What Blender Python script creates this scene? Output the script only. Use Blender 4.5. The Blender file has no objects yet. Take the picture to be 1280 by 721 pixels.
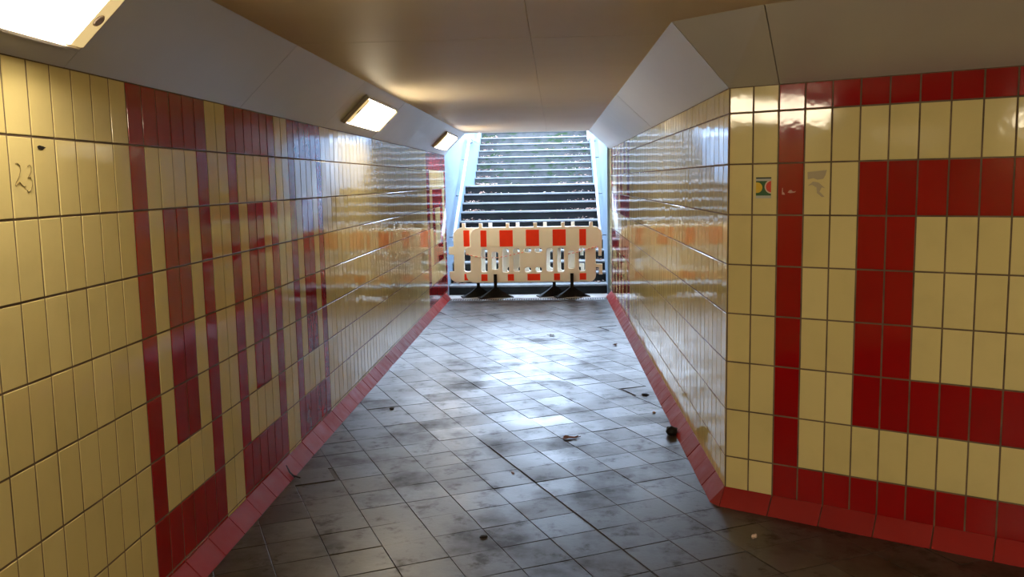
import bpy, bmesh, math, random
from mathutils import Vector, Matrix
random.seed(7)
C = bpy.context.scene.collection
sc = bpy.context.scene

# ------------------------------------------------------------------ camera
F_PX = 1098.6273
PAN, PITCH, ROLL, CAM_H = -0.0504, -0.1214, -0.0182, 1.6872
fw = Vector((math.sin(PAN) * math.cos(PITCH), math.cos(PAN) * math.cos(PITCH), math.sin(PITCH)))
rt = fw.cross(Vector((0, 0, 1))).normalized()
up = rt.cross(fw)
cr, sr = math.cos(ROLL), math.sin(ROLL)
rt, up = cr * rt + sr * up, -sr * rt + cr * up
cam_d = bpy.data.cameras.new('camera')
cam_d.sensor_width = 36.0
cam_d.lens = F_PX / 1280 * 36.0
cam_d.clip_start = 0.05
cam = bpy.data.objects.new('camera', cam_d)
C.objects.link(cam)
M = Matrix.Identity(4)
for i in range(3):
    M[i][0], M[i][1], M[i][2] = rt[i], up[i], -fw[i]
M[2][3] = CAM_H
cam.matrix_world = M
sc.camera = cam

def project(P):
    d = Vector(P) - Vector((0, 0, CAM_H))
    z = d.dot(fw)
    if z < 0.05:
        return None
    return 640 + F_PX * d.dot(rt) / z, 360.5 - F_PX * d.dot(up) / z

# ------------------------------------------------------------------ world, exposure
SKY_STRENGTH = 19.5
LAMP_STRENGTH = 26.0
w = bpy.data.worlds.new('overcast_sky')
sc.world = w
w.use_nodes = True
bg = w.node_tree.nodes['Background']
bg.inputs['Color'].default_value = (0.58, 0.75, 1.0, 1)
bg.inputs['Strength'].default_value = SKY_STRENGTH
sc.view_settings.view_transform = 'Standard'
sc.view_settings.look = 'None'
sc.view_settings.gamma = 1.0
sc.view_settings.use_curve_mapping = False
sc.view_settings.exposure = 0.25

# ------------------------------------------------------------------ geometry constants (metres)
XL = -1.609                      # face of the left wall
YL = 3.298                       # joint at the first red column on the left wall
XC, YC = 0.867, 4.483            # corner of the right wall
SLOPE = -0.008                   # the right corridor wall drifts inwards
ANG = 0.5517                     # direction of the angled wall
YE = 12.95                       # end of the tunnel
ZTOP_L, ZTOP_R, ZCEIL = 2.085, 2.125, 2.39
ZROW_L, ZROW_R = 2.10, 2.25      # row joint number 0 (rows are 0.25 high)
TW, TH = 0.125, 0.25
SKX, SKZ = 0.077, 0.085          # skirting depth and height
XE_R = XC + SLOPE * (YE - YC)
dirA = Vector((math.cos(ANG), -math.sin(ANG), 0))
nrmA = Vector((-math.sin(ANG), -math.cos(ANG), 0))
dirR = Vector((SLOPE, 1, 0)).normalized()
nrmR = Vector((-dirR.y, dirR.x, 0))
Z = Vector((0, 0, 1))

# ------------------------------------------------------------------ materials
def nt_new(name):
    m = bpy.data.materials.new(name)
    m.use_nodes = True
    nt = m.node_tree
    b = nt.nodes['Principled BSDF']
    return m, nt, b

def nd(nt, kind, **kw):
    n = nt.nodes.new(kind)
    for k, v in kw.items():
        if k in n.inputs:
            n.inputs[k].default_value = v
        else:
            setattr(n, k, v)
    return n

def ramp(nt, src, stops):
    r = nt.nodes.new('ShaderNodeValToRGB')
    els = r.color_ramp.elements
    els[0].position, els[0].color = stops[0][0], (*stops[0][1], 1)
    els[1].position, els[1].color = stops[-1][0], (*stops[-1][1], 1)
    for p, c in stops[1:-1]:
        e = els.new(p)
        e.color = (*c, 1)
    nt.links.new(src, r.inputs['Fac'])
    return r.outputs['Color']

def coords(nt, kind='Generated', scale=None):
    if kind == 'World':
        g = nt.nodes.new('ShaderNodeNewGeometry')
        out = g.outputs['Position']
    else:
        t = nt.nodes.new('ShaderNodeTexCoord')
        out = t.outputs[kind]
    if scale:
        mp = nt.nodes.new('ShaderNodeMapping')
        mp.inputs['Scale'].default_value = scale
        nt.links.new(out, mp.inputs['Vector'])
        out = mp.outputs['Vector']
    return out

def mixc(nt, fac, a, b, mode='MIX'):
    m = nt.nodes.new('ShaderNodeMix')
    m.data_type = 'RGBA'
    m.blend_type = mode
    for i, v in ((0, fac), (6, a), (7, b)):
        if hasattr(v, 'links'):
            nt.links.new(v, m.inputs[i])
        elif isinstance(v, (int, float)):
            m.inputs[i].default_value = v
        else:
            m.inputs[i].default_value = (*v, 1)
    return m.outputs[2]

def noise(nt, vec, scale, detail=4, rough=0.55):
    n = nd(nt, 'ShaderNodeTexNoise', Scale=scale, Detail=detail, Roughness=rough)
    nt.links.new(vec, n.inputs['Vector'])
    return n.outputs['Fac']

def bump(nt, b, h, strength, dist):
    bp = nd(nt, 'ShaderNodeBump', Strength=strength, Distance=dist)
    nt.links.new(h, bp.inputs['Height'])
    nt.links.new(bp.outputs['Normal'], b.inputs['Normal'])

def maprange(nt, src, a, b_, c, d):
    n = nd(nt, 'ShaderNodeMapRange')
    for i, v in enumerate((a, b_, c, d)):
        n.inputs[i + 1].default_value = v
    nt.links.new(src, n.inputs[0])
    return n.outputs[0]

def glazed(name, base, alt, rough=0.065, wave=0.12, spec=0.5):
    """glazed split tile: slight colour change from tile to tile, faint dirt, wavy glaze"""
    m, nt, b = nt_new(name)
    pos = coords(nt, 'World')
    oi = nt.nodes.new('ShaderNodeObjectInfo')
    ge = nt.nodes.new('ShaderNodeNewGeometry')
    add = nd(nt, 'ShaderNodeMath', operation='ADD')
    nt.links.new(oi.outputs['Random'], add.inputs[0])
    nt.links.new(ge.outputs['Random Per Island'], add.inputs[1])
    fr = nd(nt, 'ShaderNodeMath', operation='FRACT')
    nt.links.new(add.outputs[0], fr.inputs[0])
    col = mixc(nt, fr.outputs[0], base, alt)
    n1 = noise(nt, pos, 5.0, 5)
    col = mixc(nt, maprange(nt, n1, 0.5, 0.8, 0.0, 0.22), col, tuple(c * 0.62 for c in base))
    nt.links.new(col, b.inputs['Base Color'])
    n2 = noise(nt, pos, 9.0, 2)
    nt.links.new(maprange(nt, n2, 0.3, 0.7, rough * 0.8, rough * 1.35), b.inputs['Roughness'])
    b.inputs['Specular IOR Level'].default_value = spec
    n3 = noise(nt, pos, 14.0, 2)
    bump(nt, b, n3, wave, 0.004)
    return m

def matte(name, col, alt=None, rough=0.7, scale=4.0, bumps=0.1, spec=0.4, metal=0.0, bscale=60):
    m, nt, b = nt_new(name)
    pos = coords(nt, 'World')
    n1 = noise(nt, pos, scale, 6)
    c = mixc(nt, maprange(nt, n1, 0.35, 0.7, 0, 1), col, alt or tuple(x * 0.8 for x in col))
    nt.links.new(c, b.inputs['Base Color'])
    b.inputs['Roughness'].default_value = rough
    b.inputs['Specular IOR Level'].default_value = spec
    b.inputs['Metallic'].default_value = metal
    if bumps:
        bump(nt, b, noise(nt, pos, bscale, 3), bumps, 0.01)
    return m

MAT = {}
MAT['yellow'] = glazed('glazed_yellow_tile', (0.69, 0.58, 0.265), (0.75, 0.64, 0.31))
MAT['red'] = glazed('glazed_red_tile', (0.30, 0.0022, 0.0035), (0.345, 0.0035, 0.0045))
MAT['skirt'] = glazed('red_skirting_tile', (0.23, 0.010, 0.008), (0.27, 0.015, 0.012), rough=0.45, wave=0.1, spec=0.22)
MAT['grout'] = matte('brown_grout', (0.21, 0.15, 0.10), (0.10, 0.068, 0.045), rough=0.9, scale=7)
MAT['soffit'] = matte('grey_painted_panel', (0.60, 0.585, 0.57), (0.565, 0.55, 0.54), rough=0.32, scale=2, bumps=0.03, bscale=3)
MAT['ceiling'] = matte('beige_ceiling_board', (0.82, 0.71, 0.54), (0.78, 0.66, 0.49), rough=0.5, scale=1.6, bumps=0.05, bscale=5)
MAT['gap'] = matte('dark_joint', (0.03, 0.025, 0.02), rough=0.9)
MAT['bluewall'] = matte('pale_blue_painted_wall', (0.17, 0.23, 0.30), (0.157, 0.216, 0.28), rough=0.6, scale=2.5, bumps=0.05)
MAT['rail'] = matte('pale_galvanised_rail', (0.78, 0.80, 0.83), (0.7, 0.72, 0.75), rough=0.35, scale=10, bumps=0, metal=0.3)
MAT['darkmetal'] = matte('dark_bracket_metal', (0.12, 0.13, 0.15), rough=0.5, bumps=0)
MAT['cream'] = matte('aged_cream_plastic', (0.95, 0.92, 0.83), (0.93, 0.89, 0.78), rough=0.45, scale=9, bumps=0.03)
MAT['whitesheet'] = matte('cream_reflective_sheet', (0.96, 0.93, 0.80), (0.95, 0.91, 0.77), rough=0.35, scale=9, bumps=0)
MAT['redsheet'] = matte('orange_red_reflective_sheet', (0.95, 0.042, 0.006), (0.90, 0.036, 0.006), rough=0.35, scale=9, bumps=0)
MAT['rubber'] = matte('black_recycled_rubber', (0.006, 0.0055, 0.005), (0.011, 0.010, 0.009), rough=0.6, scale=20, bumps=0.2, spec=0.15)
MAT['frame'] = matte('lamp_frame_plastic', (0.50, 0.45, 0.42), rough=0.3, bumps=0)
MAT['lock'] = matte('lamp_lock_grey', (0.35, 0.28, 0.24), (0.5, 0.4, 0.34), rough=0.4, scale=80, bumps=0)
MAT['grate'] = matte('galvanised_grate', (0.30, 0.31, 0.33), (0.2, 0.2, 0.22), rough=0.45, scale=20, bumps=0, metal=0.6)
MAT['threshold'] = matte('worn_concrete_threshold', (0.34, 0.32, 0.30), (0.20, 0.17, 0.15), rough=0.5, scale=5, bumps=0.2)
MAT['asphalt'] = matte('grey_paving', (0.25, 0.25, 0.25), rough=0.8)
MAT['headwall'] = matte('grey_concrete', (0.32, 0.31, 0.30), (0.22, 0.22, 0.21), rough=0.8)

def emitter(name, col, strength):
    m, nt, b = nt_new(name)
    b.inputs['Base Color'].default_value = (0.9, 0.85, 0.75, 1)
    b.inputs['Roughness'].default_value = 0.4
    b.inputs['Emission Color'].default_value = (*col, 1)
    b.inputs['Emission Strength'].default_value = strength
    return m
MAT['glow'] = emitter('lit_acrylic_diffuser', (1.0, 0.85, 0.60), LAMP_STRENGTH)
MAT['glow_end'] = emitter('lit_acrylic_end', (1.0, 0.72, 0.30), 0.55)

def floor_material():
    m, nt, b = nt_new('worn_floor_tile')
    pos = coords(nt, 'World')
    oi = nt.nodes.new('ShaderNodeObjectInfo')
    ge = nt.nodes.new('ShaderNodeNewGeometry')
    add = nd(nt, 'ShaderNodeMath', operation='ADD')
    nt.links.new(oi.outputs['Random'], add.inputs[0])
    nt.links.new(ge.outputs['Random Per Island'], add.inputs[1])
    fr = nd(nt, 'ShaderNodeMath', operation='FRACT')
    nt.links.new(add.outputs[0], fr.inputs[0])
    col = mixc(nt, fr.outputs[0], (0.022, 0.015, 0.0105), (0.034, 0.0245, 0.0175))
    n1 = noise(nt, pos, 1.7, 8, 0.62)
    stain = maprange(nt, n1, 0.50, 0.66, 0, 0.85)
    col = mixc(nt, stain, col, (0.020, 0.012, 0.007))
    n2 = noise(nt, pos, 45, 4, 0.6)
    col = mixc(nt, maprange(nt, n2, 0.55, 0.75, 0, 0.5), col, (0.025, 0.02, 0.015))
    nt.links.new(col, b.inputs['Base Color'])
    n3 = noise(nt, pos, 3.2, 6, 0.6)
    r1 = maprange(nt, n3, 0.35, 0.7, 0.28, 0.38)
    rv = nd(nt, 'ShaderNodeMath', operation='MULTIPLY_ADD')
    nt.links.new(fr.outputs[0], rv.inputs[0])
    rv.inputs[1].default_value = 0.10
    nt.links.new(r1, rv.inputs[2])
    r0 = rv.outputs[0]
    ad = nd(nt, 'ShaderNodeMath', operation='MULTIPLY_ADD')
    nt.links.new(stain, ad.inputs[0])
    ad.inputs[1].default_value = 0.12
    nt.links.new(r0, ad.inputs[2])
    nt.links.new(ad.outputs[0], b.inputs['Roughness'])
    n4 = noise(nt, pos, 6.5, 7, 0.68)
    grime = nd(nt, 'ShaderNodeMath', operation='MAXIMUM')
    nt.links.new(stain, grime.inputs[0])
    nt.links.new(maprange(nt, n4, 0.52, 0.64, 0, 0.85), grime.inputs[1])
    nt.links.new(maprange(nt, grime.outputs[0], 0, 0.85, 0.55, 0.10), b.inputs['Specular IOR Level'])
    bump(nt, b, n2, 0.12, 0.004)
    return m
MAT['floor'] = floor_material()
MAT['floorgrout'] = matte('dirty_floor_joint', (0.018, 0.012, 0.009), (0.05, 0.04, 0.033), rough=0.6, scale=4)

def step_material(name, base, dark, moss):
    m, nt, b = nt_new(name)
    pos = coords(nt, 'World')
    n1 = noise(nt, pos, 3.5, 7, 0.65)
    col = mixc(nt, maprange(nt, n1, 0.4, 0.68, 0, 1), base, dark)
    n2 = noise(nt, coords(nt, 'World', (1.0, 1.0, 2.2)), 5.0, 6, 0.65)
    col = mixc(nt, maprange(nt, n2, 0.52, 0.62, 0, moss), col, (0.018, 0.045, 0.008))
    nt.links.new(col, b.inputs['Base Color'])
    b.inputs['Roughness'].default_value = 0.65
    b.inputs['Specular IOR Level'].default_value = 0.2
    bump(nt, b, noise(nt, pos, 40, 4), 0.3, 0.01)
    return m
MAT['step_low'] = step_material('shaded_concrete_step', (0.014, 0.015, 0.016), (0.007, 0.007, 0.008), 0.1)  # shade on the lower risers is put into their darker colour
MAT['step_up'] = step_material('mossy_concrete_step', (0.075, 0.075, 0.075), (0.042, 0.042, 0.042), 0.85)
MAT['tread'] = step_material('skylit_pale_tread', (0.21, 0.215, 0.22), (0.14, 0.143, 0.148), 0.1)  # sky light on treads and nosings is put into this paler colour

# ------------------------------------------------------------------ object helpers
def link(name, me, parent=None, mats=(), kind=None, label=None, cat=None, group=None):
    o = bpy.data.objects.new(name, me)
    C.objects.link(o)
    if me is not None:
        for mt in mats:
            if mt.name not in [x.name for x in me.materials if x]:
                me.materials.append(mt)
    if parent is not None:
        o.parent = parent
    if kind: o['kind'] = kind
    if label: o['label'] = label
    if cat: o['category'] = cat
    if group: o['group'] = group
    return o

def mesh(name, vs, fs, fm=None, smooth=False):
    me = bpy.data.meshes.new(name)
    me.from_pydata([tuple(v) for v in vs], [], fs)
    if fm:
        me.polygons.foreach_set('material_index', fm)
    if smooth:
        me.polygons.foreach_set('use_smooth', [True] * len(fs))
    me.update()
    return me

class MB:
    def __init__(self):
        self.v, self.f, self.m = [], [], []
    def add(self, vs, fs, mi=0):
        k = len(self.v)
        self.v += [Vector(q) for q in vs]
        self.f += [tuple(i + k for i in f) for f in fs]
        self.m += [mi] * len(fs)
    def box(self, a, b, mi=0):
        x0, y0, z0 = a; x1, y1, z1 = b
        self.add([(x0,y0,z0),(x1,y0,z0),(x1,y1,z0),(x0,y1,z0),(x0,y0,z1),(x1,y0,z1),(x1,y1,z1),(x0,y1,z1)],
                 [(0,3,2,1),(4,5,6,7),(0,1,5,4),(1,2,6,5),(2,3,7,6),(3,0,4,7)], mi)
    def prism(self, poly, n, mi=0):
        """polygon (list of Vector) swept by the vector n"""
        k = len(poly)
        self.add(list(poly) + [p + n for p in poly],
                 [tuple(range(k))[::-1], tuple(range(k, 2 * k))] + [(i, (i + 1) % k, k + (i + 1) % k, k + i) for i in range(k)], mi)
    def chamfer(self, poly, n, ch, mi=0, bottom=False):
        """convex planar polygon lifted by n with a small chamfer round the front face"""
        k = len(poly)
        c = sum(poly, Vector()) / k
        t = n.normalized()
        ins = []
        for i in range(k):
            a, b_, d_ = poly[i - 1], poly[i], poly[(i + 1) % k]
            e1, e2 = (b_ - a), (d_ - b_)
            if e1.length < 1e-6 or e2.length < 1e-6:
                ins.append(b_ + (c - b_).normalized() * ch); continue
            n1, n2 = t.cross(e1.normalized()), t.cross(e2.normalized())
            s = n1 + n2
            q = s / max(0.3, s.dot(n1))
            if q.length > 3: q = q.normalized() * 3
            ins.append(b_ + q * ch)
        low = list(poly)
        mid = [p + n - t * ch * 0.7 for p in poly]
        top = [p + n for p in ins]
        fs = [(i, (i + 1) % k, k + (i + 1) % k, k + i) for i in range(k)]
        fs += [(k + i, k + (i + 1) % k, 2 * k + (i + 1) % k, 2 * k + i) for i in range(k)]
        fs += [tuple(range(2 * k, 3 * k))]
        if bottom: fs += [tuple(range(k))[::-1]]
        self.add(low + mid + top, fs, mi)
    def tube(self, pts, r, seg=10, mi=0, caps=True):
        pts = [Vector(p) for p in pts]
        rings = []
        for i, p in enumerate(pts):
            d = (pts[min(i + 1, len(pts) - 1)] - pts[max(i - 1, 0)]).normalized()
            a = d.cross(Vector((0, 0, 1)) if abs(d.z) < 0.95 else Vector((1, 0, 0))).normalized()
            b_ = d.cross(a)
            rr = r[i] if isinstance(r, (list, tuple)) else r
            rings.append([p + (a * math.cos(2 * math.pi * j / seg) + b_ * math.sin(2 * math.pi * j / seg)) * rr for j in range(seg)])
        vs = [q for rg in rings for q in rg]
        fs = [(i * seg + j, i * seg + (j + 1) % seg, (i + 1) * seg + (j + 1) % seg, (i + 1) * seg + j)
              for i in range(len(pts) - 1) for j in range(seg)]
        if caps:
            fs += [tuple(range(seg))[::-1], tuple((len(pts) - 1) * seg + j for j in range(seg))]
        self.add(vs, fs, mi)
    def build(self, name, mats, parent=None, smooth=False, **kw):
        if not isinstance(mats, (list, tuple)): mats = [mats]
        me = mesh(name, self.v, self.f, self.m, smooth)
        return link(name, me, parent, mats, **kw)

def empty(name, loc=(0, 0, 0), **kw):
    o = link(name, None, **kw)
    o.location = loc
    o.empty_display_size = 0.1
    return o

def frame(o, ux, uy, uz):
    m = Matrix.Identity(4)
    for i in range(3):
        m[i][0], m[i][1], m[i][2], m[i][3] = ux[i], uy[i], uz[i], o[i]
    return m

def face_area_px(pts):
    q = [project(p) for p in pts]
    if any(a is None for a in q): return 0
    if all(a[0] < 0 for a in q) or all(a[0] > 1280 for a in q) or all(a[1] < 0 for a in q) or all(a[1] > 721 for a in q): return 0
    s = 0
    for i in range(len(q)):
        a, b_ = q[i - 1], q[i]
        s += a[0] * b_[1] - b_[0] * a[1]
    return abs(s) / 2

# ------------------------------------------------------------------ tiled walls
TILE_T, JOINT = 0.007, 0.0075
_cache = {}
def tile_mesh(w_, h_, mat):
    key = (round(w_, 4), round(h_, 4), mat)
    if key not in _cache:
        mb = MB()
        x, y = w_ / 2, h_ / 2
        mb.chamfer([Vector((-x, -y, 0)), Vector((x, -y, 0)), Vector((x, y, 0)), Vector((-x, y, 0))], Vector((0, 0, TILE_T)), 0.0016)
        me = mesh('tile', mb.v, mb.f)
        me.materials.append(MAT[mat])
        _cache[key] = me
    return _cache[key]

def tiled_wall(wall, org, du, n, cols, rows, ztop, zbot, zrow, redfn, pick, umax=None, umin=None):
    """org: point on the tile face at column joint 0; du: direction of the columns; n: towards the room"""
    field = MB()
    for i in cols:
        for j in rows:
            z1, z0 = min(zrow - TH * j, ztop), max(zrow - TH * (j + 1), zbot)
            a0, a1 = i * TW, (i + 1) * TW
            if umax is not None: a1 = min(a1, umax)
            if umin is not None: a0 = max(a0, umin)
            if z1 - z0 < 0.012 or a1 - a0 < 0.012: continue
            w_, h_ = a1 - a0 - JOINT, z1 - z0 - JOINT
            if h_ < 0.006: continue
            red = redfn(i, j)
            c = org + du * ((a0 + a1) / 2) + Z * ((z0 + z1) / 2) - n * TILE_T
            ux = du if du.cross(Z).dot(n) > 0 else -du
            tilt = Matrix.Rotation(random.gauss(0, 0.0042), 3, Z) @ Matrix.Rotation(random.gauss(0, 0.0030), 3, ux)
            ux2, uz2 = tilt @ ux, tilt @ n
            c2 = c + n * random.gauss(0, 0.0003)
            if pick(i, j):
                o = link('tile', tile_mesh(w_, h_, 'red' if red else 'yellow'), wall)
                o.matrix_world = frame(c2, ux2, uz2.cross(ux2), uz2)
            else:
                uy2 = uz2.cross(ux2)
                x, y = w_ / 2, h_ / 2
                poly = [c2 - ux2 * x - uy2 * y, c2 + ux2 * x - uy2 * y, c2 + ux2 * x + uy2 * y, c2 - ux2 * x + uy2 * y]
                field.chamfer(poly, uz2 * TILE_T, 0.0016, 1 if red else 0)
    if field.v:
        field.build('tile_field', [MAT['yellow'], MAT['red']], wall, kind='stuff')

# left wall ------------------------------------------------
Y_BACK = -4.0
mb = MB()
mb.box((XL - 0.16, Y_BACK, -0.06), (XL - 0.0022, YE, 2.40))
wall_left = mb.build('wall_left', MAT['grout'], kind='structure', label='long left tunnel wall of yellow tiles with red ring figures', cat='wall')

def red_left(i, j):
    for s in (0, 8, 16):
        c = i - s
        if 0 <= c < 6:
            if j in (0, 7, 8): return True
            if c in (0, 5): return True
            if j in (2, 3, 4, 5) and c in (2, 3): return True
            return False
    c = i - 62
    if 0 <= c:
        if j in (0, 7, 8): return True
        if c in (0, 1) or c >= 14: return True
        if 4 <= c <= 11:
            if j in (2, 5): return True
            if j in (3, 4) and (c <= 5 or c >= 10): return True
    return False
tiled_wall(wall_left, Vector((XL, YL, 0)), Vector((0, 1, 0)), Vector((1, 0, 0)), range(-58, 78), range(9),
           ZTOP_L, SKZ - 0.004, ZROW_L, red_left, lambda i, j: -8 <= i <= 24 and (i, j) != (24, 8), umax=YE - YL)

# right corridor wall -------------------------------------
LR = (YE - YC) / dirR.y
mb = MB()
a = Vector((XC, YC, -0.06)) - nrmR * 0.0022
b_ = a + dirR * LR
mb.prism([a, b_, b_ - nrmR * 0.16, a - nrmR * 0.16], Z * 2.46)
wall_right = mb.build('wall_right', MAT['grout'], kind='structure', label='right tunnel wall of yellow tiles with red figures near the stairs', cat='wall')
def red_right(i, j):
    for s in (43, 55):
        c = i - s
        if 0 <= c < 10:
            side, mid = c in (0, 1, 8, 9), c in (4, 5)
            if j in (3, 5): return True
            if j in (2, 6): return side
            if j in (0, 1, 7, 8): return side or mid
    return False
tiled_wall(wall_right, Vector((XC, YC, 0)), dirR, nrmR, range(0, 68), range(0, 10), ZTOP_R, SKZ - 0.004, ZROW_R, red_right,
           lambda i, j: i < 12, umax=LR, umin=0.004)

# angled wall ----------------------------------------------
LA = 4.0
mb = MB()
a = Vector((XC, YC, -0.06)) - nrmA * 0.0022
b_ = a + dirA * LA
mb.prism([a, a - nrmA * 0.16 + dirA * 0.09, b_ - nrmA * 0.16, b_], Z * 2.46)
wall_corner = mb.build('wall_corner', MAT['grout'], kind='structure', label='angled right wall of yellow tiles with a large red ring figure', cat='wall')
def red_corner(k, j):
    c = k - 2
    if 0 <= c < 14:
        if j in (0, 8) or c in (0, 13): return True
        if 3 <= c <= 10:
            if j in (2, 6): return True
            if 2 < j < 6 and (c <= 4 or c >= 9): return True
    return False
tiled_wall(wall_corner, Vector((XC, YC, 0)), dirA, nrmA, range(0, 32), range(0, 10), ZTOP_R, SKZ - 0.004, ZROW_R, red_corner,
           lambda k, j: k < 13, umax=LA, umin=0.004)

# rest of the junction behind the camera ------------------
PA = Vector((XC, YC, 0)) + dirA * LA
brick_m, nt, bb = nt_new('distant_yellow_tiling')
br = nd(nt, 'ShaderNodeTexBrick', offset=0.0)
br.inputs['Scale'].default_value = 1.0
br.inputs['Brick Width'].default_value = 0.125
br.inputs['Row Height'].default_value = 0.25
br.inputs['Mortar Size'].default_value = 0.005
br.inputs['Color1'].default_value = (0.60, 0.46, 0.165, 1)
br.inputs['Color2'].default_value = (0.66, 0.52, 0.21, 1)
br.inputs['Mortar'].default_value = (0.11, 0.07, 0.045, 1)
cx = nt.nodes.new('ShaderNodeNewGeometry')
sx = nt.nodes.new('ShaderNodeSeparateXYZ'); cb = nt.nodes.new('ShaderNodeCombineXYZ')
sm = nd(nt, 'ShaderNodeMath', operation='ADD')
nt.links.new(cx.outputs['Position'], sx.inputs[0])
nt.links.new(sx.outputs[0], sm.inputs[0]); nt.links.new(sx.outputs[1], sm.inputs[1])
nt.links.new(sm.outputs[0], cb.inputs[0]); nt.links.new(sx.outputs[2], cb.inputs[1])
nt.links.new(cb.outputs[0], br.inputs['Vector'])
nt.links.new(br.outputs['Color'], bb.inputs['Base Color'])
bb.inputs['Roughness'].default_value = 0.2
mb = MB(); mb.box((XL - 0.16, Y_BACK - 0.16, -0.06), (PA.x + 0.16, Y_BACK, 2.40))
mb.build('wall_back', brick_m, kind='structure', label='yellow tiled wall behind the viewer', cat='wall')
mb = MB(); mb.box((PA.x, Y_BACK, -0.06), (PA.x + 0.16, PA.y + 0.1, 2.40))
mb.build('wall_side', brick_m, kind='structure', label='yellow tiled side wall of the junction', cat='wall')

# ------------------------------------------------------------------ skirting tiles
def skirting(name, label, org, du, n, a0, a1, pitch, first=0.0):
    root = MB()
    e0, e1 = org + du * a0, org + du * a1
    root.prism([e0 - n * 0.004, e0 + n * (SKX - 0.010), e0 - n * 0.004 + Z * (SKZ - 0.010)], e1 - e0)
    r = root.build(name, MAT['grout'], kind='structure', label=label, cat='skirting')
    slope = (Z * SKZ - n * SKX)
    nn = (n * SKZ + Z * SKX).normalized()
    k = a0
    while k < a1 - 0.02:
        k2 = min(k + pitch, a1)
        p0, p1 = org + du * (k + 0.003) + n * SKX, org + du * (k2 - 0.003) + n * SKX
        q = [p0, p1, p1 + slope, p0 + slope]
        if (q[1] - q[0]).cross(q[3] - q[0]).dot(nn) < 0: q = [q[1], q[0], q[3], q[2]]
        t = MB()
        off = nn * random.gauss(0, 0.0006)
        t.chamfer([v - nn * 0.008 + off for v in q], nn * 0.008, 0.0015)
        t.build('skirting_tile', MAT['skirt'], r)
        k = k2
    return r
skirting('baseboard_left', 'sloping red tile skirting along the left tunnel wall', Vector((XL, 0, 0)), Vector((0, 1, 0)), Vector((1, 0, 0)),
         YL - 0.25 * 8, YE - 0.25, 0.25)
skirting('baseboard_right', 'sloping red tile skirting along the right tunnel wall', Vector((XC, YC, 0)), dirR, nrmR, 0, LR - 0.25, 0.25)
bc = skirting('baseboard_corner', 'sloping red tile skirting along the angled right wall', Vector((XC, YC, 0)), dirA, nrmA, 0, LA, 0.25)
t = MB()
p0 = Vector((XC, YC, 0))
fa_, fb_ = p0 + nrmR * SKX, p0 + nrmA * SKX
t.add([p0 + Z * SKZ, fa_, fb_, p0], [(0, 1, 2), (0, 3, 1), (0, 2, 3), (1, 3, 2)])
t.build('corner_piece', MAT['skirt'], bc)

# ------------------------------------------------------------------ floor
FA, FS, FX, FY = 0.4348, 0.2502, -0.4481, 5.4708
fu = Vector((math.cos(FA), math.sin(FA), 0))
fv = Vector((-math.sin(FA), math.cos(FA), 0))
Y_DRAIN0, Y_DRAIN1 = 12.42, 12.60
mb = MB()
mb.box((XL - 0.16, Y_BACK - 0.16, -0.12), (PA.x + 0.16, YE + 0.1, -0.005))
floor = mb.build('floor', MAT['floorgrout'], kind='structure', label='worn grey floor of square tiles laid askew in the tunnel', cat='floor')

def clip(poly, p, n):
    out = []
    for i in range(len(poly)):
        a, b_ = poly[i - 1], poly[i]
        da, db = (a - p).dot(n), (b_ - p).dot(n)
        if (da >= 0) != (db >= 0):
            out.append(a + (b_ - a) * (da / (da - db)))
        if db >= 0: out.append(b_)
    return out
def area(poly):
    return abs(sum((poly[i - 1].x * poly[i].y - poly[i].x * poly[i - 1].y) for i in range(len(poly)))) / 2 if len(poly) > 2 else 0
tiles = []
PC = Vector((XC, YC, 0))
for ia in range(-60, 60):
    for ib in range(-60, 60):
        o = Vector((FX, FY, 0)) + fu * FS * ia + fv * FS * ib
        g = 0.0014
        # the long joint in the middle of the floor has opened wider than the rest
        gl = 0.0055 if ia == 0 and -10 <= ib < 0 else g
        gr_ = 0.0055 if ia == -1 and -10 <= ib < 0 else g
        q = [o + fu * gl + fv * g, o + fu * (FS - gr_) + fv * g, o + fu * (FS - gr_) + fv * (FS - g), o + fu * gl + fv * (FS - g)]
        A0 = (FS - 2 * g) ** 2
        q2 = clip(q, Vector((XL + 0.03, 0, 0)), Vector((1, 0, 0)))
        q2 = clip(q2, Vector((0, Y_DRAIN0 - 0.005, 0)), Vector((0, -1, 0)))
        q2 = clip(q2, Vector((0, Y_BACK, 0)), Vector((0, 1, 0)))
        q2 = clip(q2, Vector((PA.x, 0, 0)), Vector((-1, 0, 0)))
        if len(q2) < 3: continue
        cA = clip(q2, PC + nrmR * 0.03, nrmR)
        cB = clip(q2, PC + nrmA * 0.03, nrmA)
        q2 = cA if area(cA) > area(cB) else cB
        # drop doubled points
        q3 = [v for i, v in enumerate(q2) if (v - q2[i - 1]).length > 1e-4]
        if len(q3) < 3 or area(q3) < 4e-4: continue
        tiles.append((face_area_px(q3), q3, area(q3) > A0 * 0.999))
tiles.sort(key=lambda t_: -t_[0])
fm_full = MB()
h2 = FS / 2 - 0.0014
fm_full.chamfer([Vector((-h2, -h2, 0)), Vector((h2, -h2, 0)), Vector((h2, h2, 0)), Vector((-h2, h2, 0))], Vector((0, 0, 0.006)), 0.0016)
full_me = mesh('floor_tile', fm_full.v, fm_full.f)
full_me.materials.append(MAT['floor'])
field = MB()
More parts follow.
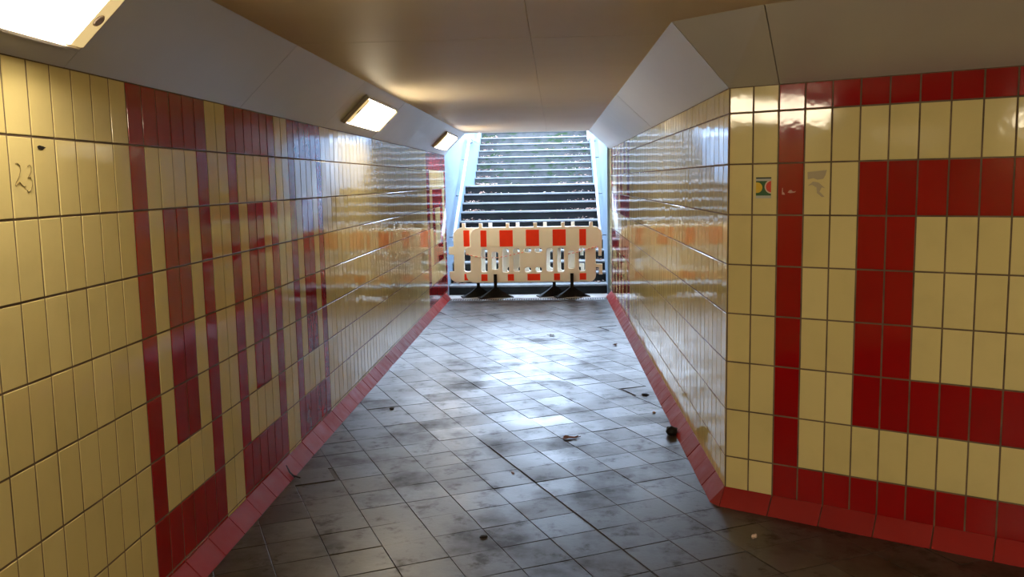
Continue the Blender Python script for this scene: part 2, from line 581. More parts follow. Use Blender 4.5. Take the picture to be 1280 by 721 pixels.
for n_, (px, q, full) in enumerate(tiles):
    tilt = Matrix.Rotation(random.gauss(0, 0.004), 3, 'X') @ Matrix.Rotation(random.gauss(0, 0.004), 3, 'Y')
    dz = random.gauss(-0.0004, 0.0006)
    if n_ < 300 and px > 0:
        c = sum(q, Vector()) / len(q)
        if full:
            o = link('floor_tile', full_me, floor)
            R = tilt @ Matrix.Rotation(FA + math.pi / 2 * random.randrange(4), 3, 'Z')
            o.matrix_world = Matrix.Translation(c + Z * (-0.006 + dz)) @ R.to_4x4()
        else:
            t = MB(); t.chamfer([v - c for v in q], Vector((0, 0, 0.006)), 0.0014)
            o = t.build('floor_tile', MAT['floor'], floor)
            o.matrix_world = Matrix.Translation(c + Z * (-0.006 + dz)) @ tilt.to_4x4()
    else:
        c = sum(q, Vector()) / len(q)
        field.chamfer([c + tilt @ (v - c) + Z * (-0.006 + dz) for v in q], Vector((0, 0, 0.006)), 0.0014)
field.build('floor_tile_field', MAT['floor'], floor, kind='stuff')

# threshold in front of the stairs
Y_STEP = 13.05
mb = MB()
mb.box((XL + 0.005, Y_DRAIN1, -0.10), (XE_R - 0.005, Y_STEP, 0.004))
mb.build('trim_1', MAT['threshold'], kind='structure', label='pale worn concrete threshold strip at the foot of the stairs', cat='threshold')
gr = empty('drain_grate', (0, 0, 0), label='narrow metal drain grate across the floor before the stairs', cat='grate')
mb = MB()
gx0, gx1 = XL + SKX + 0.01, XE_R - SKX - 0.01
mb.box((gx0, Y_DRAIN0, -0.03), (gx1, Y_DRAIN0 + 0.015, 0.002)); mb.box((gx0, Y_DRAIN1 - 0.015, -0.03), (gx1, Y_DRAIN1, 0.002))
mb.build('grate_frame', MAT['grate'], gr)
mb = MB(); mb.box((gx0, Y_DRAIN0 + 0.015, -0.028), (gx1, Y_DRAIN1 - 0.015, -0.022))
mb.build('channel_bed', MAT['gap'], gr)
mb = MB()
x = gx0 + 0.02
while x < gx1 - 0.02:
    mb.box((x, Y_DRAIN0 + 0.012, -0.02), (x + 0.014, Y_DRAIN1 - 0.012, 0.001)); x += 0.034
mb.build('grate_bars', MAT['grate'], gr, kind='stuff')

# ------------------------------------------------------------------ ceiling
mb = MB()
mb.box((XL - 0.16, Y_BACK - 0.16, ZCEIL + 0.012), (PA.x + 0.16, YE, ZCEIL + 0.25))
ceiling = mb.build('ceiling', MAT['gap'], kind='structure', label='low beige boarded tunnel ceiling', cat='ceiling')
ys = [Y_BACK, 0.27, 4.47, 8.67, YE]
xs = [XL + 0.02, -0.11, 1.5, PA.x]
for i in range(len(ys) - 1):
    for j in range(len(xs) - 1):
        if ys[i] > 4 and xs[j] > 1: continue
        x1 = min(xs[j + 1], 0.80) if ys[i] > 4.4 else xs[j + 1]
        g = 0.0025
        q = [Vector((xs[j] + g * 0.4, ys[i] + g, 0)), Vector((xs[j] + g * 0.4, ys[i + 1] - g, 0)), Vector((x1 - g * 0.4, ys[i + 1] - g, 0)), Vector((x1 - g * 0.4, ys[i] + g, 0))]
        t = MB(); t.chamfer([v + Z * (ZCEIL + 0.013) for v in q], -Z * 0.013, 0.002)
        t.build('ceiling_board', MAT['ceiling'], ceiling)

# ------------------------------------------------------------------ sloping soffits
def soffit(name, label, walls, ceils, splits):
    """walls / ceils: polylines of equal length; each span is cut in panels of its own"""
    back = MB(); panels = []
    for (w0, w1), (c0, c1), nseg in zip(zip(walls, walls[1:]), zip(ceils, ceils[1:]), splits):
        nrm = (w1 - w0).cross(c0 - w0).normalized()
        if nrm.z > 0: nrm = -nrm
        back.prism([v - nrm * 0.012 for v in (w0, w1, c1, c0)], -nrm * 0.03)
        for i in range(len(nseg) - 1):
            a, b2 = nseg[i], nseg[i + 1]
            L = (w1 - w0).length
            ga = 0.0018 / L
            q = [w0.lerp(w1, a + ga), w0.lerp(w1, b2 - ga), c0.lerp(c1, b2 - ga), c0.lerp(c1, a + ga)]
            if (q[1] - q[0]).cross(q[3] - q[0]).dot(nrm) < 0: q = [q[1], q[0], q[3], q[2]]
            panels.append((q, nrm))
    r = back.build(name, MAT['gap'], kind='structure', label=label, cat='soffit')
    for q, nrm in panels:
        t = MB(); off = nrm * random.uniform(-0.001, 0.001)
        t.chamfer([v - nrm * 0.012 + off for v in q], nrm * 0.012, 0.001)
        t.build('soffit_panel', MAT['soffit'], r)
    return r
XCL, XCR0, XCR1 = -1.295, 0.537, 0.500
def cuts(y0, y1, start, step):
    s = [y0]; k = start
    while k < y1 - 0.2:
        if k > y0 + 0.2: s.append(k)
        k += step
    s.append(y1)
    return [(v - y0) / (y1 - y0) for v in s]
soffit('trim_2', 'sloping grey panelled soffit above the left wall, carrying the lamps',
       [Vector((XL, Y_BACK, ZTOP_L)), Vector((XL, YE, ZTOP_L))], [Vector((XCL, Y_BACK, ZCEIL)), Vector((XCL, YE, ZCEIL))],
       [cuts(Y_BACK, YE, 2.885 - 1.63 * 4, 1.63)])
C0, C1 = Vector((0.537, 4.125, ZCEIL)), Vector((0.871, 3.775, ZCEIL))
wc = Vector((XC, YC, ZTOP_R))
soffit('trim_3', 'sloping grey panelled soffit above the right tunnel wall',
       [wc, Vector((XE_R, YE, ZTOP_R))], [C0, Vector((XCR1, YE, ZCEIL))], [cuts(YC, YE, YC + 1.63, 1.63)])
soffit('trim_4', 'sloping grey-beige soffit above the angled right wall',
       [wc, wc + dirA * 0.25, wc + dirA * LA], [C0, C1, C1 + dirA * (LA - 0.2)], [[0, 1], [0, 0.5, 1]])

# ------------------------------------------------------------------ lamps
sdir = Vector((XCL - XL, 0, ZCEIL - ZTOP_L))
slen = sdir.length
su = sdir.normalized()
sn = Vector((su.z, 0, -su.x))          # into the room, downwards
def lamp(wall_pt, along, ceil_pt, label):
    """lamp lying in the soffit between a point on the wall top and one on the ceiling edge"""
    L = 1.24
    su = (ceil_pt - wall_pt).normalized()
    ux = along
    sn = ux.cross(su)
    if sn.z > 0:
        ux = -ux; sn = ux.cross(su)
    base = (wall_pt + ceil_pt) / 2
    root = empty('ceiling_lamp', base, label=label, cat='lamp', group='bulkhead lamps on the soffits')
    root.matrix_world = frame(base, ux, su, sn)
    hw = 0.135
    mb = MB()
    mb.box((-L / 2, -hw, 0.001), (L / 2, hw, 0.012))
    fr_ = mb.build('housing', MAT['frame'], root)
    mb = MB()
    def ring(x0, x1, y0, y1, t_, z0, z1):
        mb.box((x0, y0, z0), (x1, y0 + t_, z1)); mb.box((x0, y1 - t_, z0), (x1, y1, z1))
        mb.box((x0, y0 + t_, z0), (x0 + t_, y1 - t_, z1)); mb.box((x1 - t_, y0 + t_, z0), (x1, y1 - t_, z1))
    ring(-L / 2 + 0.004, L / 2 - 0.004, -hw + 0.004, hw - 0.004, 0.010, 0.012, 0.030)
    mb.build('rim', MAT['frame'], root)
    # diffuser: trough with bevelled long edges
    x0, x1, h_ = -L / 2 + 0.09, L / 2 - 0.09, 0.036
    def trough(xa, xb):
        y0 = hw - 0.016
        prof = [(-y0, 0.012), (-y0 + 0.006, h_ - 0.006), (-y0 + 0.012, h_), (y0 - 0.012, h_), (y0 - 0.006, h_ - 0.006), (y0, 0.012)]
        m_ = MB()
        m_.prism([Vector((xa, p[0], p[1])) for p in prof], Vector((xb - xa, 0, 0)))
        return m_
    trough(x0, x1).build('diffuser', MAT['glow'], root)
    for sgn in (-1, 1):
        xa, xb = (x1 + 0.001, L / 2 - 0.016) if sgn > 0 else (-L / 2 + 0.016, x0 - 0.001)
        e = trough(xa, xb).build('end_cover', MAT['glow_end'], root)
        m_ = MB()
        cx_ = (xa + xb) / 2
        m_.add([(cx_ + 0.024 * math.cos(t_), 0.024 * math.sin(t_), h_ - 0.001) for t_ in [2 * math.pi * k / 20 for k in range(20)]] +
               [(cx_ + 0.019 * math.cos(t_), 0.019 * math.sin(t_), h_ + 0.004) for t_ in [2 * math.pi * k / 20 for k in range(20)]],
               [(k, (k + 1) % 20, 20 + (k + 1) % 20, 20 + k) for k in range(20)] + [tuple(range(20, 40))])
        m_.build('lock', MAT['lock'], e)
    return root
def lamp_left(yc, label):
    lamp(Vector((XL, yc, ZTOP_L)), Vector((0, 1, 0)), Vector((XCL, yc, ZCEIL)), label)
lamp_left(2.215, 'large bulkhead lamp at the upper left edge, nearest the viewer')
lamp_left(7.05, 'lit square-looking bulkhead lamp halfway along the left soffit')
lamp_left(11.80, 'small far bulkhead lamp at the tunnel end beside the stairs')
lamp_left(-1.30, 'bulkhead lamp on the left soffit behind the viewer')
lamp(wc + dirA * 2.7, dirA, C1 + dirA * 2.45, 'added fill lamp, out of view, on the soffit above the angled right wall')  # added out of view to brighten the near tunnel
for xb in (-0.2, 2.2):  # two more lamps added behind the camera as fill light
    lamp(Vector((xb, Y_BACK + 0.02, ZTOP_R)), Vector((1, 0, 0)), Vector((xb, Y_BACK + 0.30, ZCEIL - 0.02)), 'added fill lamp, out of view, on the %s part of the wall behind the viewer' % ('left' if xb < 0 else 'right'))

# ------------------------------------------------------------------ stairs
XS0, XS1 = XL + 0.004, XE_R - 0.039
R1, G1, N1 = 0.1475, 0.28, 11
Y_LAND = 17.75
R2, G2, N2 = 0.145, 0.28, 11
stairs = empty('staircase', (0, Y_STEP, 0), label='concrete staircase with a landing rising to daylight behind the barrier', cat='stairs')
def step(y, z, dep, r, mat):
    o = MB()
    o.box((XS0, y + 0.018, z - r - (0.15 if z - r < 0.01 else 0.02)), (XS1, y + dep, z - 0.030))
    s = o.build('step', MAT[mat], stairs)
    s.matrix_parent_inverse = Matrix.Translation((0, -Y_STEP, 0))
    t = MB()
    t.prism([Vector((XS0, y + 0.004, z - 0.030)), Vector((XS0, y, z - 0.025)), Vector((XS0, y, z - 0.008)), Vector((XS0, y + 0.008, z)),
             Vector((XS0, y + dep + 0.02, z)), Vector((XS0, y + dep + 0.02, z - 0.030))], Vector((XS1 - XS0, 0, 0)))
    t.build('tread', MAT['tread'], s)
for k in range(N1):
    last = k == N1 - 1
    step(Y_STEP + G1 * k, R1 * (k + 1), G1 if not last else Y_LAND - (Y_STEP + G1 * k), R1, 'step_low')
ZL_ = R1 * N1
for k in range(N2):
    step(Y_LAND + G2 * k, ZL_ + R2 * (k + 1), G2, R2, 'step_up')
Y_TOPS = Y_LAND + G2 * N2
Z_GROUND = ZL_ + R2 * N2

# stairwell side walls, headwall, ground above
for nm, x0, x1, lb in (('wall_stair_left', XL - 0.20, XL, 'pale blue painted wall on the left of the stairs'),
                       ('wall_stair_right', XS1 + 0.004, XS1 + 0.204, 'pale blue painted wall on the right of the stairs')):
    mb = MB()
    mb.box((x0, YE, -0.12), (x1, Y_TOPS, Z_GROUND + 0.25))
    mb.build(nm, MAT['bluewall'], kind='structure', label=lb, cat='wall')
mb = MB(); mb.box((XL - 0.2, YE - 0.25, ZCEIL + 0.25), (XE_R + 0.2, YE, Z_GROUND + 0.25))
mb.build('wall_portal', MAT['headwall'], kind='structure', label='concrete headwall above the tunnel mouth', cat='wall')
mb = MB()
mb.box((-15, Y_TOPS, Z_GROUND - 0.2), (15, 45, Z_GROUND))
mb.box((-15, YE - 15, Z_GROUND - 0.2), (XL - 0.2, Y_TOPS, Z_GROUND)); mb.box((XE_R + 0.2, YE - 15, Z_GROUND - 0.2), (15, Y_TOPS, Z_GROUND))
mb.build('floor_street', MAT['asphalt'], kind='structure', label='street level paving at the top of the stairs', cat='ground')

# handrails
def handrail(side, label):
    x = XS0 + 0.085 if side < 0 else XS1 - 0.085
    wx = XS0 if side < 0 else XS1
    root = empty('handrail', (wx, 13.2, 0.9), label=label, cat='handrail', group='stair handrails')
    inv = Matrix.Translation((-wx, -13.2, -0.9))
    y0, z0 = 13.14, 0.875
    y1 = Y_STEP + G1 * (N1 - 1)
    s = R1 / G1
    z1 = z0 + (y1 - y0) * s + 0.13
    pts = [(x, y0 - 0.005, z0 - 0.06), (x, y0 - 0.01, z0 - 0.03), (x, y0, z0), (x, y1, z1), (x, y1 + 0.12, z1 + 0.035), (x, y1 + 0.30, z1 + 0.04), (x, Y_LAND - 0.2, z1 + 0.04)]
    k = 0
    z2 = z1 + 0.04
    pts += [(x, Y_LAND - 0.05, z2 + 0.03), (x, Y_TOPS - 0.2, z2 + 0.03 + (Y_TOPS - 0.15 - Y_LAND) * R2 / G2)]
    m_ = MB(); m_.tube(pts, 0.024, 12)
    r_ = m_.build('rail', MAT['rail'], root, smooth=True); r_.matrix_parent_inverse = inv
    for yb in (13.25, 14.3, 15.35, 16.5, 18.2, 19.6):
        zz = z0 + (yb - y0) * (z1 - z0) / (y1 - y0) if yb < y1 else (z2 if yb < Y_LAND else z2 + 0.03 + (yb - Y_LAND + 0.05) * R2 / G2)
        m_ = MB()
        m_.tube([(x, yb, zz - 0.02), (x, yb, zz - 0.06), ((x + wx) / 2, yb, zz - 0.075), (wx, yb, zz - 0.075)], 0.008, 8)
        b2 = m_.build('bracket', MAT['darkmetal'], root); b2.matrix_parent_inverse = inv
handrail(-1, 'pale metal handrail on the left wall of the stairs')
handrail(1, 'pale metal handrail on the right wall of the stairs')

# ------------------------------------------------------------------ barriers
def rounded(x0, x1, z0, z1, r, seg=5):
    r = min(r, (x1 - x0) / 2 - 1e-4, (z1 - z0) / 2 - 1e-4)
    out = []
    for cx_, cz_, a0 in ((x1 - r, z1 - r, 0), (x0 + r, z1 - r, 90), (x0 + r, z0 + r, 180), (x1 - r, z0 + r, 270)):
        for i in range(seg + 1):
            t_ = math.radians(a0 + 90 * i / seg)
            out.append((cx_ + r * math.cos(t_), cz_ + r * math.sin(t_)))
    return out

SC_ = 551.0
def bx(zx): return (zx - 704) / SC_            # measured along the barrier from its middle
def bz(zy): return 0.226 + (535 - zy) / SC_
def panel_mesh():
    cu = bpy.data.curves.new('panel_outline', 'CURVE')
    cu.dimensions = '2D'; cu.fill_mode = 'BOTH'; cu.extrude = 0.017; cu.bevel_depth = 0.006; cu.bevel_resolution = 1
    def poly(pts):
        sp = cu.splines.new('POLY'); sp.points.add(len(pts) - 1); sp.use_cyclic_u = True
        for p_, (a, b2) in zip(sp.points, pts): p_.co = (a, b2, 0, 1)
    def arc(cx_, cy_, r, a0, a1, n=6):
        return [(bx(cx_ + r * math.cos(math.radians(a0 + (a1 - a0) * i / n))), bz(cy_ - r * math.sin(math.radians(a0 + (a1 - a0) * i / n)))) for i in range(n + 1)]
    P = lambda *q: [(bx(a), bz(b2)) for a, b2 in q]
    out = []
    # top edge from left to right with its pegs
    out += arc(245, 162, 62, 180, 90)
    for c in (265, 480, 700, 920, 1143):
        out += P((c - 11, 100), (c - 11, 64), (c + 11, 64), (c + 11, 100))
    out += arc(1165, 162, 60, 90, 0)
    out += P((1225, 235), (1222, 330), (1203, 330), (1203, 262), (1176, 254))
    out += P((1176, 398), (1228, 402), (1228, 480), (1207, 480), (1207, 424), (1176, 420))
    out += arc(1130, 488, 46, 0, -90)
    out += arc(205, 475, 60, 270, 180)[0:6] if False else arc(205, 474, 60, -90, -180)
    out += P((145, 455), (183, 452), (183, 312), (142, 308), (142, 255), (183, 250))
    poly(out)
    holes = [(262, 318, 265, 455), (345, 405, 288, 435), (430, 490, 262, 460), (518, 576, 262, 455)]
    holes += [(1360 - b2, 1360 - a, c, d_) for a, b2, c, d_ in holes]
    holes += [(605, 668, 262, 302), (692, 755, 262, 302), (608, 665, 415, 460), (697, 752, 415, 460)]
    for a, b2, c, d_ in holes:
        poly(rounded(bx(a), bx(b2), bz(d_), bz(c), 0.035))
    tmp = bpy.data.objects.new('tmp', cu)
    C.objects.link(tmp)
    bpy.context.view_layer.update()
    dg = bpy.context.evaluated_depsgraph_get()
    me = bpy.data.meshes.new_from_object(tmp.evaluated_get(dg))
    bpy.data.objects.remove(tmp)
    bpy.data.curves.remove(cu)
    me.transform(Matrix.Rotation(math.pi / 2, 4, 'X'))
    me.name = 'barrier_panel'
    me.materials.clear()
    me.materials.append(MAT['cream'])
    return me
PANEL = panel_mesh()

def sheet_box(x0, x1, z0, z1, y0=-0.0260, y1=-0.0225):
    m_ = MB(); m_.box((x0, y0, z0), (x1, y1, z1)); return m_
def foot_mesh():
    m_ = MB()
    L, n = 0.25, 16
    prof = []
    for i in range(n + 1):
        t_ = -1 + 2 * i / n
        a = abs(t_)
        h_ = 0.016 + 0.155 * max(0, 1 - a * 1.02) ** 1.35
        w_ = 0.030 + 0.060 * a ** 1.5
        wt = 0.022 + 0.045 * a ** 2
        prof.append((t_ * L, h_, w_, wt))
    vs, fs = [], []
    for x_, h_, w_, wt in prof:
        vs += [(x_, -w_, 0), (x_, -w_, 0.012), (x_, -wt, h_), (x_, wt, h_), (x_, w_, 0.012), (x_, w_, 0)]
    for i in range(n):
        for j in range(5):
            fs.append((i * 6 + j, i * 6 + j + 1, (i + 1) * 6 + j + 1, (i + 1) * 6 + j))
        fs.append((i * 6 + 5, i * 6, (i + 1) * 6, (i + 1) * 6 + 5))
    fs += [tuple(range(6))[::-1], tuple(n * 6 + j for j in range(6))]
    m_.add(vs, [f[::-1] for f in fs])
    return mesh('foot', m_.v, m_.f)
FOOT = foot_mesh()
FOOT.materials.append(MAT['rubber'])

def barrier(xc, yc, rz, label, foot_rot, feet=(375, 988)):
    root = empty('traffic_barrier', (xc, yc, 0.004), label=label, cat='barrier', group='plastic barriers across the stair foot')
    root.rotation_euler.z = rz
    pn = link('panel', PANEL, root)
    for x0, x1 in ((262, 310), (415, 520), (625, 730), (838, 942), (1050, 1103)):
        sheet_box(bx(x0), bx(x1), bz(248), bz(118)).build('red_reflector', MAT['redsheet'], root)
    for x0, x1 in ((311, 414), (521, 624), (731, 837), (943, 1049)):
        sheet_box(bx(x0), bx(x1), bz(248), bz(118)).build('pale_reflector', MAT['whitesheet'], root)
    for x0, x1 in ((262, 312), (475, 525), (633, 735), (845, 893), (1050, 1102)):
        sheet_box(bx(x0), bx(x1), bz(523), bz(470)).build('red_reflector', MAT['redsheet'], root)
    for x0, x1 in ((526, 632), (736, 844)):
        sheet_box(bx(x0), bx(x1), bz(523), bz(470)).build('pale_reflector', MAT['whitesheet'], root)
    for zx in feet:
        f_ = link('foot', FOOT, root)
        f_.location = (bx(zx), -0.02, 0)
        f_.rotation_euler.z = foot_rot
        m_ = MB()
        m_.box((-0.023, -0.024, 0.10), (0.023, 0.0, 0.345))
        pp = m_.build('post', MAT['rubber'], root)
        pp.location = (bx(zx), -0.024, 0)
    return root
BX = (704 / 6.4 + 560)
barrier(-0.283, 12.72, 0.0, 'front cream plastic barrier with red blocks standing before the stairs', math.radians(17))
barrier(-0.283 - 0.258, 12.83, 0.0, 'rear cream plastic barrier half hidden behind the front one', math.radians(17))

# twisted red and white tape threaded through the front barrier
tape = empty('barrier_tape', (-0.283, 12.65, 0.6), label='thin twisted red and white tape strung across the front barrier', cat='tape')
inv = Matrix.Translation((0.283, -12.65, -0.6))
def tape_run(pts):
    runs = []
    for (a, b2) in zip(pts, pts[1:]):
        n = max(2, int((Vector(b2) - Vector(a)).length / 0.028))
        for i in range(n):
            runs.append((Vector(a).lerp(Vector(b2), i / n), Vector(a).lerp(Vector(b2), (i + 1) / n)))
    for i, (a, b2) in enumerate(runs):
        m_ = MB(); m_.tube([a, b2], 0.006 if i % 2 else 0.0045, 6)
        o = m_.build('tape_twist', MAT['redsheet'] if i % 2 == 0 else MAT['whitesheet'], tape)
        o.matrix_parent_inverse = inv
X_ = lambda zx: bx(zx) - 0.283
tape_run([(X_(150), 12.688, bz(303)), (X_(195), 12.688, bz(318)), (X_(255), 12.688, bz(330)), (X_(290), 12.75, bz(336)), (X_(375), 12.76, bz(338)), (X_(402), 12.69, bz(333)), (X_(490), 12.688, bz(318)), (X_(572), 12.688, bz(300)), (X_(600), 12.69, bz(296))])
tape_run([(X_(960), 12.688, bz(312)), (X_(1040), 12.688, bz(298)), (X_(1100), 12.688, bz(280)), (X_(1190), 12.688, bz(257))])

# ------------------------------------------------------------------ leaves on the steps
def leaf_mat(name, a, b2):
    m, nt_, b_ = nt_new(name)
    ge = nt_.nodes.new('ShaderNodeNewGeometry')
    c = ramp(nt_, ge.outputs['Random Per Island'], [(0, a), (0.5, b2), (1, (0.42, 0.34, 0.28))])
    nt_.links.new(c, b_.inputs['Base Color'])
    b_.inputs['Roughness'].default_value = 0.5
    return m
MAT['leaf'] = leaf_mat('fallen_leaf', (0.16, 0.055, 0.03), (0.30, 0.15, 0.09))
def add_leaf(m_, c, size, mi=0):
    a = random.uniform(0, 6.28)
    ax = Vector((math.cos(a), math.sin(a), random.uniform(-0.5, 0.5))).normalized()
    bx_ = ax.cross(Vector((random.uniform(-.4, .4), random.uniform(-.4, .4), 1))).normalized()
    nn = ax.cross(bx_)
    w_ = size * random.uniform(0.3, 0.5)
    cu_ = random.uniform(0.1, 0.45) * size
    m_.add([c - ax * size, c - ax * size * 0.2 - bx_ * w_ + nn * cu_, c + ax * size * 0.6 - bx_ * w_ * 0.6 + nn * cu_ * 0.6, c + ax * size + nn * cu_ * 0.3,
            c + ax * size * 0.6 + bx_ * w_ * 0.6 + nn * cu_ * 0.6, c - ax * size * 0.2 + bx_ * w_ + nn * cu_], [(0, 1, 2, 3), (0, 3, 4, 5)], mi)
lv = MB()
for k in range(N1 + N2):
    if k < N1: y, z = Y_STEP + G1 * k, R1 * (k + 1)
    else: y, z = Y_LAND + G2 * (k - N1), ZL_ + R2 * (k - N1 + 1)
    dep = G1 if k != N1 - 1 else 1.6
    for side in (0, 1):
        n = random.randint(12, 26) * (3 if k == N1 - 1 else 1)
        for _ in range(n):
            xx = XS0 + 0.04 + abs(random.gauss(0, 0.26)) if side == 0 else XS1 - 0.04 - abs(random.gauss(0, 0.28))
            if not XS0 + 0.03 < xx < XS1 - 0.03: continue
            yy = y + dep - abs(random.gauss(0, 0.10)) - 0.03
            if yy < y + 0.03: yy = y + dep * 0.5
            add_leaf(lv, Vector((xx, yy, z + 0.015 + abs(random.gauss(0, 0.012)))), random.uniform(0.018, 0.036))
    for _ in range(random.randint(2, 6)):
        add_leaf(lv, Vector((random.uniform(XS0 + 0.1, XS1 - 0.1), y + dep * random.uniform(0.4, 0.9), z + 0.015)), random.uniform(0.015, 0.03))
lv.build('leaf_litter', MAT['leaf'], kind='stuff', label='drifts of brown fallen leaves on the stair treads', cat='leaves')

# ------------------------------------------------------------------ litter on the tunnel floor
def lump(name, loc, dims, mat, label, cat, seed, group=None):
    rnd = random.Random(seed)
    bm = bmesh.new()
    bmesh.ops.create_icosphere(bm, subdivisions=2, radius=1)
    for v in bm.verts:
        v.co *= 1 + rnd.uniform(-0.22, 0.22)
        v.co.x *= dims[0] / 2; v.co.y *= dims[1] / 2
        v.co.z = max(v.co.z, -0.55) * dims[2] / 1.55 + 0.55 * dims[2] / 1.55
    me = bpy.data.meshes.new(name); bm.to_mesh(me); bm.free()
    o = link(name, me, None, [mat], label=label, cat=cat, group=group)
    o.location = loc
    o.rotation_euler.z = rnd.uniform(0, 3)
    return o
MAT['black'] = matte('blackened_rubbish', (0.010, 0.007, 0.006), rough=0.7, scale=30)
MAT['paper'] = matte('crumpled_paper', (0.55, 0.42, 0.34), (0.35, 0.22, 0.16), rough=0.7, scale=60)
MAT['brown'] = matte('brown_leaf', (0.17, 0.075, 0.05), (0.10, 0.04, 0.03), rough=0.6, scale=30)
lump('rubbish_lump', (0.757, 5.72, 0.0), (0.075, 0.075, 0.06), MAT['black'], 'black crumpled lump lying against the right skirting', 'rubbish', 3)
lump('paper_scrap', (0.921, 4.026, 0.0), (0.05, 0.025, 0.012), MAT['paper'], 'small pale paper scrap on dark floor below the angled wall', 'litter', 5)
lump('paper_scrap', (0.700, 6.262, 0.0), (0.025, 0.02, 0.012), MAT['paper'], 'tiny pale scrap beside the right skirting beyond the black lump', 'litter', 8)
lump('dirt_clod', (0.690, 6.80, 0.0), (0.06, 0.03, 0.014), MAT['black'], 'dark flat bit of dirt on the floor near the right skirting', 'litter', 9)
lump('dirt_clod', (-0.264, 4.948, 0.0), (0.05, 0.02, 0.006), MAT['brown'], 'small dark clod in a floor tile joint, middle of the tunnel', 'litter', 12)
lump('dirt_clod', (-0.36, 4.02, 0.0), (0.045, 0.025, 0.008), MAT['black'], 'dark clod at a floor joint crossing nearest the viewer', 'litter', 14)
lump('dirt_clod', (-1.245, 6.415, 0.0), (0.04, 0.03, 0.012), MAT['black'], 'dark clod on the floor close to the left skirting', 'litter', 15)
def leaf_thing(loc, size, rot, label):
    m_ = MB()
    st = random.getstate(); random.seed(int(size * 1e4))
    n = 14
    rim = []
    for i in range(n):
        t_ = 2 * math.pi * i / n
        rr = size * (1 + 0.28 * math.cos(3 * t_ + 0.4) + random.uniform(-0.12, 0.12))
        rim.append(Vector((rr * math.cos(t_), rr * 0.55 * math.sin(t_), 0.004 + random.uniform(0, 0.016))))
    m_.add([Vector((0, 0, 0.003))] + rim, [(0, 1 + i, 1 + (i + 1) % n) for i in range(n)])
    random.setstate(st)
    root = empty('fallen_leaf', loc, label=label, cat='leaf')
    root.rotation_euler.z = rot
    m_.build('blade', MAT['brown'], root)
    s_ = MB(); s_.tube([(size * 0.6, 0, 0.004), (size * 1.2, 0.01, 0.004), (size * 1.7, 0.02, 0.006)], 0.0022, 6)
    s_.build('stalk', MAT['brown'], root)
leaf_thing((0.072, 5.63, 0.0), 0.05, 0.2, 'curled brown leaf lying mid floor in the bright reflection')
leaf_thing((0.60, 8.9, 0.0), 0.035, 1.2, 'small reddish leaf on the floor far down the tunnel')
leaf_thing((-0.05, 9.5, 0.0), 0.04, 2.2, 'faint brown leaf on the floor well before the barrier')
# dead twig on the left skirting
m_ = MB()
e = Vector((XL + 0.085, 4.86, 0.006))
m_.tube([e, e + Vector((-0.03, 0.0, 0.03)), e + Vector((-0.055, 0.02, 0.065))], [0.006, 0.005, 0.003], 7)
m_.tube([e + Vector((-0.01, 0, 0.01)), e + Vector((0.035, -0.02, 0.004))], [0.006, 0.004], 7)
m_.build('twig', MAT['black'], label='short dark twig leaning on the left red skirting', cat='twig')

# ------------------------------------------------------------------ marks and stickers on the tiles
def onA(u_, z_, lift): return Vector((XC, YC, 0)) + dirA * u_ + Z * z_ + nrmA * lift
def flat(col, name, rough=0.5): return matte(name, col, col, rough=rough, bumps=0)
MAT['st_green'] = flat((0.02, 0.10, 0.02), 'print_green'); MAT['st_yellow'] = flat((0.75, 0.50, 0.02), 'print_yellow')
MAT['st_red'] = flat((0.70, 0.05, 0.02), 'print_red'); MAT['st_black'] = flat((0.01, 0.01, 0.01), 'print_black')
MAT['st_white'] = flat((0.50, 0.50, 0.46), 'print_pale'); MAT['st_rim'] = flat((0.75, 0.55, 0.42), 'print_rind')
MAT['residue'] = flat((0.48, 0.40, 0.26), 'sticker_residue', 0.7); MAT['chip'] = flat((0.60, 0.30, 0.26), 'chipped_glaze', 0.6)
MAT['pencil'] = flat((0.22, 0.16, 0.06), 'pencil_line', 0.7)
def polyA(name, pts, lift, mat, parent=None, **kw):
    m_ = MB(); m_.prism([onA(a, b2, lift) for a, b2 in pts], nrmA * 0.0004)
    o = m_.build(name, MAT[mat], parent, **kw)
    return o
U0, U1, V0, V1 = 0.144, 0.219, 1.582, 1.684
st = polyA('sticker', [(U0, V0), (U1, V0), (U1, V1), (U0, V1)], 0.0012, 'st_green',
           label='small fruit sticker in yellow, green and red on the angled wall', cat='sticker')
def disc(cu_, cv_, r, n=28):
    pts = [Vector((cu_ + r * math.cos(2 * math.pi * i / n), cv_ + r * math.sin(2 * math.pi * i / n), 0)) for i in range(n)]
    pts = clip(pts, Vector((U0, 0, 0)), Vector((1, 0, 0))); pts = clip(pts, Vector((U1, 0, 0)), Vector((-1, 0, 0)))
    return [(q.x, q.y) for q in pts]
polyA('yellow_fruit', disc(U0 + 0.006, 1.634, 0.026), 0.0017, 'st_yellow', st)
polyA('rind', disc(U1 + 0.002, 1.638, 0.034), 0.0017, 'st_rim', st)
polyA('red_fruit', disc(U1 + 0.003, 1.638, 0.028), 0.0022, 'st_red', st)
polyA('top_bar', [(U0, V1 - 0.006), (U1, V1 - 0.006), (U1, V1), (U0, V1)], 0.0024, 'st_black', st)
polyA('pale_band', [(U0, V1 - 0.018), (U1, V1 - 0.018), (U1, V1 - 0.007), (U0, V1 - 0.007)], 0.0024, 'st_white', st)
polyA('pale_band', [(U0, V0), (U1, V0), (U1, V0 + 0.013), (U0, V0 + 0.013)], 0.0024, 'st_white', st)
rs = polyA('sticker_residue', [(0.392, 1.705), (0.482, 1.713), (0.476, 1.690), (0.466, 1.672), (0.44, 1.668), (0.42, 1.676), (0.394, 1.670)], 0.0012, 'residue',
           label='torn grey sticker remains on the angled wall right of the red column', cat='sticker')
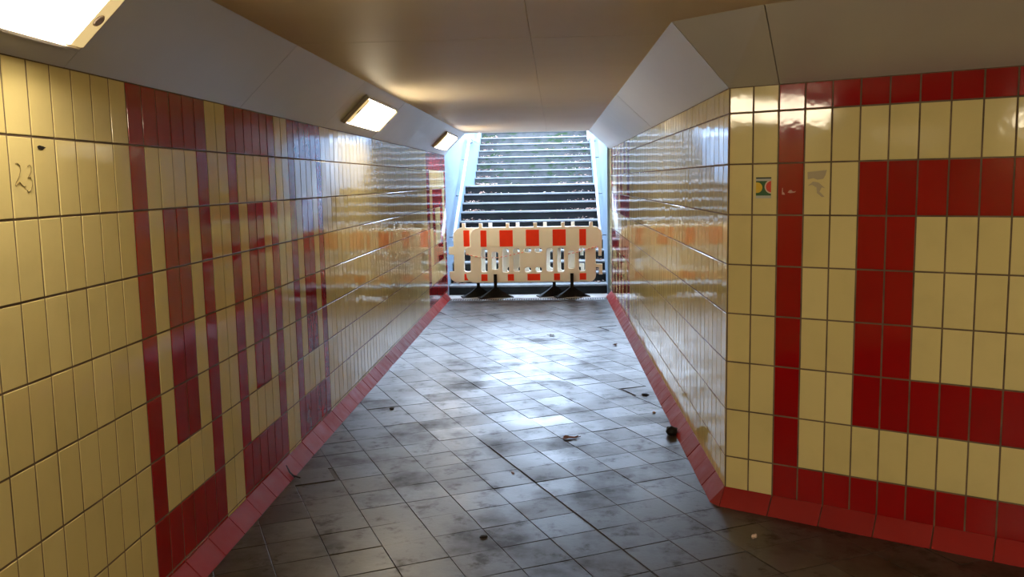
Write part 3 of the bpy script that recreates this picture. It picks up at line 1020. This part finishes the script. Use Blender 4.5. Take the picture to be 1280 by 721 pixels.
polyA('shred', [(0.395, 1.640), (0.42, 1.660), (0.445, 1.655), (0.462, 1.640), (0.476, 1.628), (0.46, 1.632), (0.45, 1.612), (0.474, 1.588), (0.462, 1.586), (0.438, 1.606), (0.436, 1.632), (0.415, 1.645)], 0.0012, 'residue', rs)
gc = polyA('glaze_chip', [(0.272, 1.600), (0.287, 1.598), (0.284, 1.607), (0.277, 1.612), (0.276, 1.632), (0.273, 1.630)], 0.0012, 'chip',
           label='pale scratches on the red tile beside the fruit sticker', cat='scratch')
polyA('glaze_chip', [(0.300, 1.609), (0.312, 1.606), (0.335, 1.609), (0.340, 1.615), (0.325, 1.614), (0.318, 1.621), (0.308, 1.620)], 0.0012, 'chip', gc)
# pencilled figures and a dark chip on the left wall
def onL(y_, z_, lift): return Vector((XL + lift, y_, z_))
def stroke(m_, pts, w_=0.0022):
    pts = [onL(a, b2, 0.0016) for a, b2 in pts]
    m_.tube(pts, w_ / 2, 5)
def hitL(u_, v_):
    d = fw + rt * ((u_ - 640) / F_PX) - up * ((v_ - 360.5) / F_PX)
    t_ = XL / d.x
    return d.y * t_, CAM_H + d.z * t_
two = [(18.5, 204.5), (21, 204), (24, 207), (25, 213), (23.5, 220), (20, 227), (18.5, 231.5), (19.5, 233), (22, 229), (24, 227.5), (27, 231), (29.5, 233.5), (32, 232.5)]
three = [(33.5, 208), (36.5, 206), (38.5, 209), (38, 215), (35.5, 220), (34, 222), (37, 221.5), (39.5, 225), (40, 232), (38, 238), (35, 240), (33.5, 238)]
m_ = MB(); stroke(m_, [hitL(*q) for q in two]); t3 = MB(); stroke(t3, [hitL(*q) for q in three])
pn = m_.build('pencil_mark', MAT['pencil'], label='pencilled number 23 on a yellow tile of the left wall', cat='graffiti')
t3.build('digit', MAT['pencil'], pn)
m_ = MB()
m_.prism([onL(*hitL(*q), 0.0008) for q in ((46, 183), (48.5, 181.5), (51, 182.2), (54, 183), (57, 184.5), (54.5, 186), (52.5, 187.8), (50, 186.8), (48, 187))], Vector((0.0006, 0, 0)))
m_.build('tile_chip', MAT['black'], label='dark chip near the top of a yellow tile beside the pencilled number', cat='chip')
